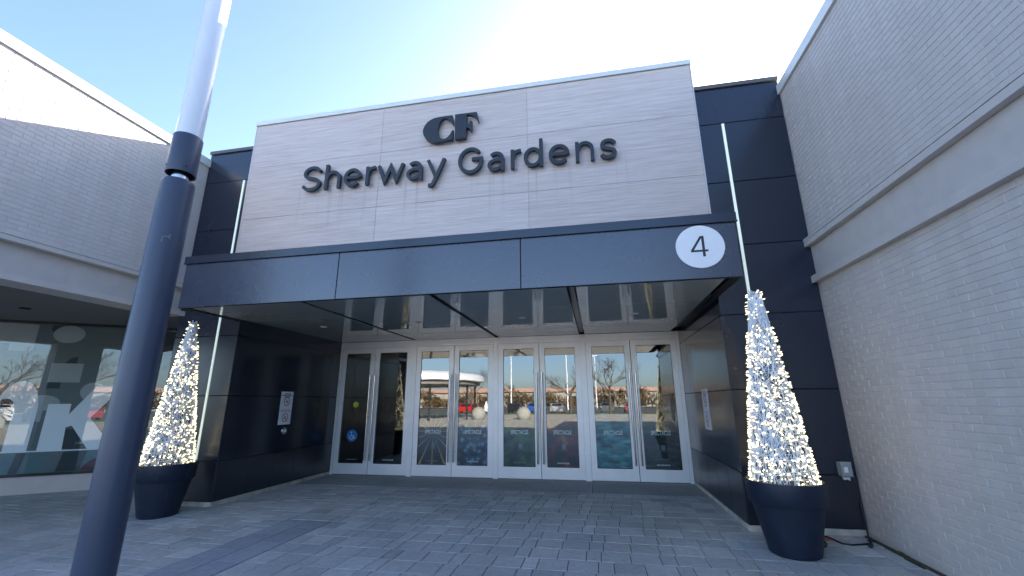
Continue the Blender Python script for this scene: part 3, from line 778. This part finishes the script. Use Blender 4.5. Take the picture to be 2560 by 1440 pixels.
for ch, x0, x1 in (('S', -2.555, -2.205), ('h', -2.135, -1.850), ('e', -1.790, -1.480), ('r', -1.400, -1.235), ('w', -1.205, -0.735), ('a', -0.695, -0.435), ('y', -0.365, -0.045),
                   ('G', 0.155, 0.555), ('a', 0.625, 0.885), ('r', 0.985, 1.145), ('d', 1.185, 1.475), ('e', 1.560, 1.870), ('n', 1.955, 2.225), ('s', 2.305, 2.550)):
    letter(ch, x0, x1)
em = thing('emblem_sign', 'pair of heavy charcoal monogram letters above the row of raised letters', 'sign', (0, -0.36, 5.5))
Cp = [(0.040, 5.950), (0.060, 5.78)] + catmull([(0.045, 5.79), (0.0, 5.86), (-0.06, 5.905), (-0.11, 5.91), (-0.165, 5.86), (-0.205, 5.715), (-0.165, 5.58), (-0.11, 5.535), (-0.05, 5.545), (0.0, 5.59), (0.045, 5.67)], 5) + [(0.060, 5.68), (0.048, 5.51)] + catmull([(-0.13, 5.490), (-0.27, 5.497), (-0.39, 5.57), (-0.452, 5.715), (-0.40, 5.86), (-0.28, 5.935), (-0.13, 5.950)], 5)
s = poly_extrude(Cp, LF - .006, LB); s.build('letter', M['letter'], em)
Fp = [(0.085, 5.955), (0.445, 5.950), (0.478, 5.765), (0.462, 5.768)] + catmull([(0.44, 5.83), (0.39, 5.89), (0.315, 5.92), (0.277, 5.922)], 5) + [(0.277, 5.735)] + catmull([(0.315, 5.755), (0.345, 5.80), (0.352, 5.80)], 3) + [(0.366, 5.80), (0.366, 5.615), (0.352, 5.615)] + catmull([(0.345, 5.625), (0.315, 5.675), (0.277, 5.69)], 3) + [(0.268, 5.505), (0.092, 5.500)]
s = poly_extrude(Fp, LF - .006, LB); s.build('letter', M['letter'], em)
for nm, x in (('C', -.3), ('F', .18)):
    MB().tube([(x, LB - .005, 5.6), (x, -.349, 5.6)], .01, 6).build('pin', M['steel'], em)
rs = thing('round_number_sign', 'white round sign with a dark digit 4 at the end of the canopy fascia', 'sign', (3.357, -0.98, 3.25))
n = 64
pr = [(3.357 + .272 * math.cos(2 * PI * i / n), 3.250 + .264 * math.sin(2 * PI * i / n)) for i in range(n)]
poly_extrude(pr, -0.990, -0.9725).build('disc', M['white'], rs)
d4 = poly_extrude([(3.366, 3.380), (3.408, 3.380), (3.408, 3.208), (3.443, 3.208), (3.443, 3.184), (3.408, 3.184), (3.408, 3.124), (3.378, 3.124), (3.378, 3.184), (3.250, 3.184), (3.250, 3.206)], -0.9915, -0.9895)
d4.build('digit', M['ink'], rs)
# hole of the 4: white triangle
poly_extrude([(3.284, 3.208), (3.378, 3.208), (3.378, 3.352)], -0.9925, -0.9917).build('digit_counter', M['white'], rs)

def smoke_sign(label, axes, c, w, h, s):
    t = thing('smoking_sign', label, 'sign', c, 'no smoking notices on the alcove walls')
    fr_ = lambda u, v, n=0.0: Vector(c) + axes[0] * u + axes[1] * v + axes[2] * n
    link('sign_plate', piece_mesh('sign_plate', w, h, 0.004, 0.0008, M['white']), t, frame(axes, c))
    def disc_sym(cz, r):
        ring = MB(); nn = 28
        for k in range(nn):
            a0, a1 = 2 * PI * k / nn, 2 * PI * (k + 1) / nn
            ring.quad(fr_(r * .82 * math.cos(a0), cz + r * .82 * math.sin(a0), .0012), fr_(r * math.cos(a0), cz + r * math.sin(a0), .0012), fr_(r * math.cos(a1), cz + r * math.sin(a1), .0012), fr_(r * .82 * math.cos(a1), cz + r * .82 * math.sin(a1), .0012))
        ca, sa = math.cos(-PI / 4), math.sin(-PI / 4); q = .08 * r; R = r * .86
        pts = [(-R, -q), (R, -q), (R, q), (-R, q)]
        ring.add([fr_(x * ca - y * sa, cz + x * sa + y * ca, .0018) for x, y in pts], [(0, 1, 2, 3)])
        ring.build('prohibition_ring', M['red'], t)
        cg = MB().quad(fr_(-.55 * r, cz - .2 * r, .0009), fr_(.4 * r, cz - .2 * r, .0009), fr_(.4 * r, cz - .02 * r, .0009), fr_(-.55 * r, cz - .02 * r, .0009))
        cg.add([fr_(.3 * r + .1 * r * math.cos(k), cz + .25 * r + .2 * r * math.sin(k * 1.0), .0009) for k in (0, 1.2, 2.4, 3.6, 4.8)], [(0, 1, 2, 3, 4)])
        cg.build('cigarette', M['ink'], t)
    disc_sym(0.20 * h, w * .25); disc_sym(-0.29 * h, w * .25)
    tx = MB()
    for z, ww, hh in ((.43, .5, .016), (.385, .86, .014), (.34, .5, .014)):
        nseg = int(ww * 20)
        for k in range(nseg):
            u = (-ww / 2 + ww * (k + .5) / nseg) * w; d = ww * w / nseg * .40
            tx.quad(fr_(u - d, (z - hh) * h, .001), fr_(u + d, (z - hh) * h, .001), fr_(u + d, (z + hh) * h, .001), fr_(u - d, (z + hh) * h, .001))
    tx.build('small_print', M['ink'] if s < 0 else M['pinkprint'], t)
    text_obj('lettering', 'NO SMOKING', w * .13, axes, fr_(0, -.115 * h, .001), M['ink'] if s < 0 else M['inkgrey'], t)
    MB().quad(fr_(-.48 * w, -.05 * h, .0008), fr_(.48 * w, -.05 * h, .0008), fr_(.48 * w, -.045 * h, .0008), fr_(-.48 * w, -.045 * h, .0008)).build('divider_line', M['inkgrey'], t)
    return t
smoke_sign('white no-smoking notice on the dark alcove wall above the round push button', EAST, (-3.7475, 1.375, 1.415), 0.325, 0.60, -1)
smoke_sign('white no-smoking notice with reddish heading on the alcove wall without push button', WEST, (3.7475, 1.395, 1.365), 0.37, 0.62, 1)
pb = thing('push_button', 'round grey door push plate under the no-smoking notice', 'button', (-3.7475, 1.40, 1.0))
MB().lathe([(0.0, 0.02), (0.05, 0.018), (0.062, 0.010), (0.066, 0.0)], 24, cap=False).build('plate', M['steel'], pb, True).matrix_local = Matrix.Rotation(PI / 2, 4, 'Y')
MB().lathe([(0.0, 0.026), (0.028, 0.024), (0.030, 0.018)], 20, cap=False).build('button_cap', M['alu'], pb, True).matrix_local = Matrix.Rotation(PI / 2, 4, 'Y')

# ================================================================== LAMP POST
px, py = 2.0634 + 4.45 * math.sin(math.radians(-51.9)), -6.0291 + 4.45 * math.cos(math.radians(-51.9))
lp = thing('lamp_post', 'tall grey-blue round lamp post with a white tube light on top', 'lamp post', (px, py, 0))
L0 = (px, py, 0)
MB().lathe([(0.1235, 0.0), (0.1235, 3.3444), (0.1206, 3.3678), (0.1124, 3.3831), (0.0703, 3.3877)], 48, L0).build('pole', M['pole'], lp, True)
MB().lathe([(0.18, -.005), (0.18, 0.012), (0.1253, 0.013)], 40, L0, cap=False).build('base_flange', M['pole'], lp, True)
MB().lathe([(0.0644, 3.3737), (0.0644, 3.6079)], 24, L0).build('neck', M['steel'], lp, True)
MB().lathe([(0.1031, 3.5493), (0.1031, 3.4580), (0.1113, 3.4533), (0.1130, 3.4615), (0.1130, 3.8163), (0.1089, 3.8245), (0.02, 3.8269)], 48, L0, cap=False).build('collar', M['pole'], lp, True)
sc_ = MB()
for a in (250, 335, 70, 160):
    c, s_ = math.cos(math.radians(a)), math.sin(math.radians(a))
    sc_.tube([(px + .110 * c, py + .110 * s_, 3.5025), (px + .1145 * c, py + .1145 * s_, 3.5025)], .008, 8)
sc_.build('screw', M['black'], lp)
MB().lathe([(0.1019, 3.8281), (0.1019, 6.2428), (0.0878, 6.2779), (0.0, 6.2838)], 48, L0, cap=False).build('light_tube', M['tube'], lp, True)
MB().lathe([(0.1066, 6.2849), (0.1066, 6.3482), (0.0, 6.3716)], 40, L0, cap=False).build('cap', M['pole'], lp, True)
def on_pole(ang, z, r=0.1244): a = math.radians(ang); return (px + r * math.cos(a), py + r * math.sin(a), z)
base_a = math.degrees(math.atan2(CAM.y - py, CAM.x - px))
MB().tube([on_pole(base_a - 14, 2.7882), on_pole(base_a - 13, 2.8291), on_pole(base_a - 6, 2.8350), on_pole(base_a + 4, 2.8409), on_pole(base_a + 9, 2.8643), on_pole(base_a + 8, 2.8409), on_pole(base_a + 9, 2.8174), on_pole(base_a + 2, 2.8350)], 0.0018, 5).build('scratch', plain('scratched_paint', (0.30, 0.32, 0.36), 0.6), lp)

# ================================================================== POTTED LIGHT CONES
def planter(x, y, label):
    t = thing('planter', label, 'planter', (x, y, 0), 'big dark pots at the entrance')
    MB().lathe([(0.215, 0.0), (0.232, 0.012), (0.330, 0.485), (0.3305, 0.490)], 48, (x, y, 0)).build('pot', M['pot'], t, True)
    MB().lathe([(0.331, 0.478), (0.352, 0.474), (0.357, 0.482), (0.374, 0.676), (0.370, 0.690), (0.352, 0.692), (0.346, 0.684), (0.335, 0.56)], 48, (x, y, 0), cap=False).build('rim', M['pot'], t, True)
    MB().lathe([(0.0, 0.585), (0.3352, 0.575)], 32, (x, y, 0), cap=False).build('soil', M['dirt'], t)
    return t
def cone(x, y, zb, zt, rb, rt, seed, label):
    rg = random.Random(seed)
    t = thing('light_cone', label, 'light cone', (x, y, zb), 'cones wound with lights')
    rad = lambda f: rb + (rt - rb) * f
    def P(a, f, k=1.0): r = rad(f) * k; return (x + r * math.cos(a), y + r * math.sin(a), zb + (zt - zb) * f)
    MB().lathe([(rad(0) * .9, 0), (rad(1) * .8, zt - zb - .02), (0, zt - zb)], 24, (x, y, zb), cap=False).build('frame', M['core'], t, True)
    wr = MB()
    for i in range(1500):
        f0 = rg.random() ** 1.35; a0 = rg.uniform(0, 2 * PI); L = rg.uniform(.12, .42); sl = rg.gauss(0, .7) if rg.random() < .6 else rg.gauss(0, 2.2)
        pts = []; k = rg.uniform(.95, 1.04)
        for s in range(5):
            f = f0 + L / (zt - zb) * s / 4
            if f > 1: break
            pts.append(P(a0 + sl * L * s / 4 / max(.08, rad(f)) * .5, f, k + .01 * math.sin(s + i)))
        if len(pts) > 1: wr.tube(pts, 0.0028, 3, False)
    for i in range(26):                                   # long windings
        f0 = rg.uniform(0, .9); a0 = rg.uniform(0, 6.28); pts = []
        for s in range(28):
            f = f0 + .08 * s / 28; 
            if f > 1: break
            pts.append(P(a0 + s * .22, f, 1.02))
        wr.tube(pts, 0.0028, 3, False)
    wr.build('wire_winding', M['wire'], t, kind='stuff')
    bl = MB(); caps = MB()
    nb = 1350
    for i in range(nb):
        f = 1 - math.sqrt(1 - rg.random() * (1 - (rt / rb) ** 2)) if rg.random() < .8 else rg.random()
        f = min(.995, f); a = rg.uniform(0, 2 * PI)
        p = Vector(P(a, f, 1.0)); n_ = Vector((math.cos(a), math.sin(a), rg.uniform(-.5, .5))).normalized()
        n_ = (n_ + Vector((rg.uniform(-.5, .5), rg.uniform(-.5, .5), rg.uniform(-.5, .5)))).normalized()
        q = p + n_ * rg.uniform(.004, .013)
        caps.tube([p - n_ * .006, q], [.0035, .0055], 5, False)
        bl.tube([q, q + n_ * .006, q + n_ * .020, q + n_ * .026], [.003, .0049, .0047, .002], 6)
    bl.build('bulbs', M['bulb'], t, kind='stuff'); caps.build('bulb_sockets', M['wire'], t, kind='stuff')
    tip = MB()
    for k in range(5):
        a = k * 1.3; b0 = P(a, .99, .4); tip.tube([b0, (b0[0] + .03 * math.cos(a), b0[1] + .03 * math.sin(a), b0[2] + rg.uniform(.02, .05))], .006, 5)
    tip.build('tip_twist', M['wire'], t)
    return t
planter(3.94, -0.752, 'big dark round plastic planter with a wide rim beside the outlet box pier')
planter(-4.045, -0.56, 'big dark round plastic planter with a wide rim behind the lamp post')
cone(3.94, -0.752, 0.62, 2.72, 0.305, 0.062, 5, 'tall lit cone of white wire in the pot by the outlet box')
cone(-4.045, -0.56, 0.62, 2.73, 0.305, 0.045, 9, 'tall lit cone of white wire in the pot behind the lamp post')

# outlet box and cables
ob = thing('outlet_box', 'grey weatherproof outlet box with clear cover on the dark cladding', 'outlet box', (4.86, 0.0, 0.71))
MB().box(4.805, 4.905, -0.045, -0.001, 0.635, 0.79).build('back_box', M['clearbox'], ob)
cv = MB(); cv.add(*piece(0.115, 0.165, 0.055, 0.014)); o = cv.build('cover', M['clearbox'], ob); o.matrix_local = frame(FRONT, (0.005, -0.10, 0.002))
MB().box(4.83, 4.87, -0.1025, -0.1005, 0.68, 0.74).build('socket_plate', M['white'], ob)
MB().add([(4.82, -.05, .635), (4.90, -.05, .63), (4.895, -.06, .585), (4.865, -.065, .60), (4.835, -.055, .592), (4.82, -.02, .635), (4.90, -.02, .63), (4.895, -.03, .585), (4.865, -.03, .60), (4.835, -.03, .592)],
         [(0, 4, 3, 2, 1), (5, 6, 7, 8, 9), (0, 1, 6, 5), (1, 2, 7, 6), (2, 3, 8, 7), (3, 4, 9, 8), (4, 0, 5, 9)]).build('tape', M['tape'], ob)
cb = MB().tube(catmull([(4.965, -0.02, .35, ), (4.975, -.03, .15)], 2) and [(4.97, -.016, .34), (4.972, -.03, .2), (4.965, -.05, .10), (4.93, -.12, .03), (4.88, -.26, .012), (4.83, -.33, .010), (4.74, -.36, .010), (4.62, -.40, .010), (4.55, -.36, .010), (4.53, -.24, .012), (4.51, -.13, .012), (4.44, -.16, .012), (4.40, -.30, .010), (4.385, -.40, .010), (4.34, -.49, .010), (4.25, -.56, .010)], .0085, 6)
oc = tag(cb.build('power_cord', M['cable'], None, True), 'black power cord looping over the pavers beside the pot', 'cord')
pl = MB().tube([(4.84, -.34, .016), (4.80, -.41, .018), (4.765, -.46, .018)], [.012, .02, .016], 8).tube(arc_pts := [(4.85 + .03 * math.cos(k * .6), -.33 + .035 * math.sin(k * .6), .028 + .002 * k) for k in range(11)], .008, 6)
tag(pl.build('cord_plug', M['cable'], None, True), 'black plug end and coil of cord on the pavers near the brick wall', 'plug')
# moss in the corner
ms = MB(); rg = random.Random(11)
for i in range(160):
    y = -rg.random() * 2.6; xx = 4.93 + rg.uniform(0, .05); r = rg.uniform(.006, .02)
    if rg.random() > 0.5 + .5 * math.sin(y * 6): continue
    ms.lathe([(r, -.004), (r * .8, r * .4), (r * .2, r * .7)], 6, (xx, y, 0.0), cap=False)
ms.build('moss', M['moss'], None, kind='stuff')

lt_ = MB(); rg = random.Random(5)
for i in range(46):
    x, y = rg.uniform(-4.5, 4.8), rg.uniform(-2.6, 1.6); r = rg.uniform(.006, .02); a = rg.uniform(0, 6.28); c, s_ = math.cos(a) * r, math.sin(a) * r
    lt_.add([(x - c, y - s_, .004), (x + s_ * .5, y - c * .5, .004 + r * .5), (x + c, y + s_, .006), (x - s_ * .5, y + c * .5, .005 + r * .3)], [(0, 1, 2, 3)])
lt_.build('leaf_litter', plain('dry_leaf', (0.10, 0.06, 0.035), 0.9, var=0.5, scale=9), None, kind='stuff')
# ================================================================== CAR PARK BEHIND (seen mirrored in the doors)
M['tyre'] = plain('tyre_rubber', (0.02, 0.02, 0.02), 0.8); M['carglass'] = plain('car_glass', (0.02, 0.025, 0.03), 0.08)
def car(x, y, rz, col, label, tall=False):
    t = thing('parked_car', label, 'car', (x, y, -0.16), 'cars in the car park opposite the doors'); t.rotation_euler = (0, 0, rz)
    pm = plain('car_paint', col, 0.25, coat=0.6, var=0.02)
    h = 1.75 if tall else 1.45
    prof = [(-2.2, .35), (-2.25, .75), (-2.1, .95), (-1.3, 1.0), (-.65, h - .06), (-.4, h), (1.2, h), (1.5, h - .06), (2.1, 1.02) if not tall else (2.15, 1.1), (2.25, .8), (2.2, .35)]
    b = poly_extrude(prof, -.86, .86); o = b.build('body', pm); o.parent = t
    for s in (-1, 1):
        w = poly_extrude([(-1.12, 1.02), (-.6, h - .1), (1.3, h - .1), (1.85, 1.04)], s * .861, s * .872); o = w.build('side_window', M['carglass']); o.parent = t
        for xx in (-1.4, 1.4):
            ww = MB().tube([(xx, s * .70, .34), (xx, s * .89, .34)], .34, 18); o = ww.build('wheel', M['tyre']); o.parent = t
            hh = MB().tube([(xx, s * .885, .34), (xx, s * .90, .34)], .2, 12); q = hh.build('rim', M['alu']); q.parent = o
    for nm, pts in (('windscreen', [(-1.28, 1.03), (-.68, h - .09)]), ('rear_window', [(2.06, 1.06), (1.55, h - .09)])):
        (xa, za), (xb, zb) = pts; e = -.02 if nm == 'windscreen' else .02
        o = MB().quad((xa + e, -.75, za + .02), (xa + e, .75, za + .02), (xb + e, .62, zb + .02), (xb + e, -.62, zb + .02)).build(nm, M['carglass']); o.parent = t
    lt = plain('car_lamp', (.6, .6, .6), 0.2)
    for s in (-1, 1):
        o = MB().box(-2.27, -2.2, s * .65 - .15, s * .65 + .15, .68, .82).build('headlight', lt); o.parent = t
cars = [(-16.5, (.45, .02, .02), 'red hatchback', 0), (-12.8, (.7, .7, .7), 'white people carrier', 1), (-9.6, (.02, .02, .025), 'black saloon', 0), (-6.6, (.03, .10, .40), 'blue saloon', 0), (-3.4, (.35, .36, .38), 'silver estate', 0), (0.2, (.75, .75, .76), 'white van-like car', 1), (3.4, (.10, .11, .12), 'dark grey saloon', 0), (6.6, (.30, .05, .05), 'maroon hatchback', 0)]
for x, c, nm, tall in cars:
    car(x, -51 + random.uniform(-.4, .4), PI / 2 + random.uniform(-.03, .03), c, nm + ' parked in the car park across from the doors', bool(tall))
M['bark'] = plain('bark', (0.10, 0.08, 0.065), 0.9); M['concrete'] = plain('pale_concrete', (0.33, 0.32, 0.29), 0.8)
def bare_tree(x, y, H, seed, label):
    rg = random.Random(seed); t = thing('bare_tree', label, 'tree', (x, y, 0), 'bare trees by the car park')
    tr = MB(); br = MB(); tr.tube([(x, y, 0), (x + .05, y, H * .2), (x, y + .05, H * .4)], [.16, .13, .10], 8)
    def grow(p, d, L, r, dep):
        q = p + d * L; mid = p + d * L * .5 + Vector((rg.uniform(-1, 1), rg.uniform(-1, 1), 0)) * L * .06
        br.tube([p, mid, q], [r, r * .8, r * .6], 5, False)
        if dep == 0: return
        for k in range(3 if dep > 1 else 4):
            nd = (d + Vector((rg.uniform(-1, 1), rg.uniform(-1, 1), rg.uniform(-.25, .6))) * .85).normalized(); grow(p + d * L * rg.uniform(.55, 1), nd, L * rg.uniform(.55, .78), r * .58, dep - 1)
    for k in range(6):
        a = k * 1.05 + rg.uniform(-.3, .3); grow(Vector((x, y, H * rg.uniform(.26, .4))), Vector((math.cos(a), math.sin(a), rg.uniform(.5, 1.3))).normalized(), H * .27, .06, 4)
    tr.build('trunk', M['bark'], t, True); br.build('branches', M['bark'], t)
bare_tree(-1.2, -43, 7.0, 1, 'bare winter tree on the lawn before the blue saloon'); bare_tree(3.6, -42.5, 8.0, 2, 'bare winter tree on the lawn before the maroon hatchback'); bare_tree(-19, -60, 9, 4, 'bare winter tree behind the red hatchback')
for x, y in ((-4.2, -25.5), (-8.2, -25.5)):
    tag(MB().lathe([(0.02, 0.0)] + [(.62 * math.sin(PI * k / 12), .62 - .62 * math.cos(PI * k / 12)) for k in range(1, 12)] + [(0.02, 1.24)], 24, (x, y, -.15)).build('stone_ball', M['concrete'], None, True), 'round concrete ball bollard %s' % ('before the black saloon' if x > -6 else 'before the white people carrier'), 'bollard', 'concrete ball bollards by the lawn')
for x, y, h in ((-14, -70, 11), (-3.6, -75, 12.5), (2, -92, 12)):
    t = thing('car_park_light', 'slender white car park light mast %s' % {-14: 'behind the red hatchback', -3.6: 'behind the silver estate', 2: 'farthest from the doors'}[x], 'light mast', (x, y, -.16), 'light masts in the car park')
    MB().lathe([(.14, 0), (.08, h)], 12, (x, y, -.16)).build('mast', M['white'], t, True); MB().box(x - .7, x + .7, y - .2, y + .2, h - .16, h + .02).build('lamp_head', M['white'], t)
st = thing('far_store', 'long low pale store with a red roof band beyond the car park', 'building', (-20, -120, -.16))
MB().box(-75, 40, -140, -120, -.16, 5).build('wall', M['concrete'], st); MB().box(-75, 40, -119.9, -119.3, 4.3, 5.4).build('roof_band', plain('red_band', (.40, .24, .18), .6), st)
for k in range(12): MB().box(-70 + 9 * k, -65 + 9 * k, -119.99, -119.9, 0, 3).build('window', M['carglass'], st)
pv = thing('pavilion', 'white round-roofed open pavilion over outdoor tables', 'pavilion', (-13, -27, 0))
MB().lathe([(0.0, 4.35), (3.0, 4.25), (5.4, 3.95), (5.7, 3.7), (5.7, 3.35), (5.3, 3.3)], 48, (-14.0, -27, 0), cap=False).build('roof', M['white'], pv, True)
MB().lathe([(5.3, 3.3), (5.3, 3.0), (0.0, 3.05)], 48, (-14.0, -27, 0), cap=False).build('roof_edge', M['darksoffit'], pv, True)
for k in range(8):
    a = k * PI / 4 + .3; MB().tube([(-14.0 + 4.9 * math.cos(a), -27 + 4.9 * math.sin(a), -.15), (-14.0 + 4.9 * math.cos(a), -27 + 4.9 * math.sin(a), 3.02)], .09, 10).build('post', M['soffitbar'], pv, True)
rg = random.Random(21)
hd = MB()
for i in range(3500):
    x = rg.uniform(-70, 45); h = (1.2 + 1.1 * math.sin(x * .21) + .8 * math.sin(x * .53 + 1)) + 2.2; r = rg.uniform(.05, .2)
    hd.tube([(x + rg.uniform(-.6, .6), -105 + rg.uniform(-3, 3), z_ := rg.uniform(0, h)), (x + rg.uniform(-.8, .8), -105 + rg.uniform(-3, 3), z_ + rg.uniform(.5, 1.4))], [r, r * .3], 5)
hd.build('far_shrubs', plain('autumn_foliage', (0.16, 0.105, 0.045), 0.95, var=0.5, scale=.3), None, kind='stuff')
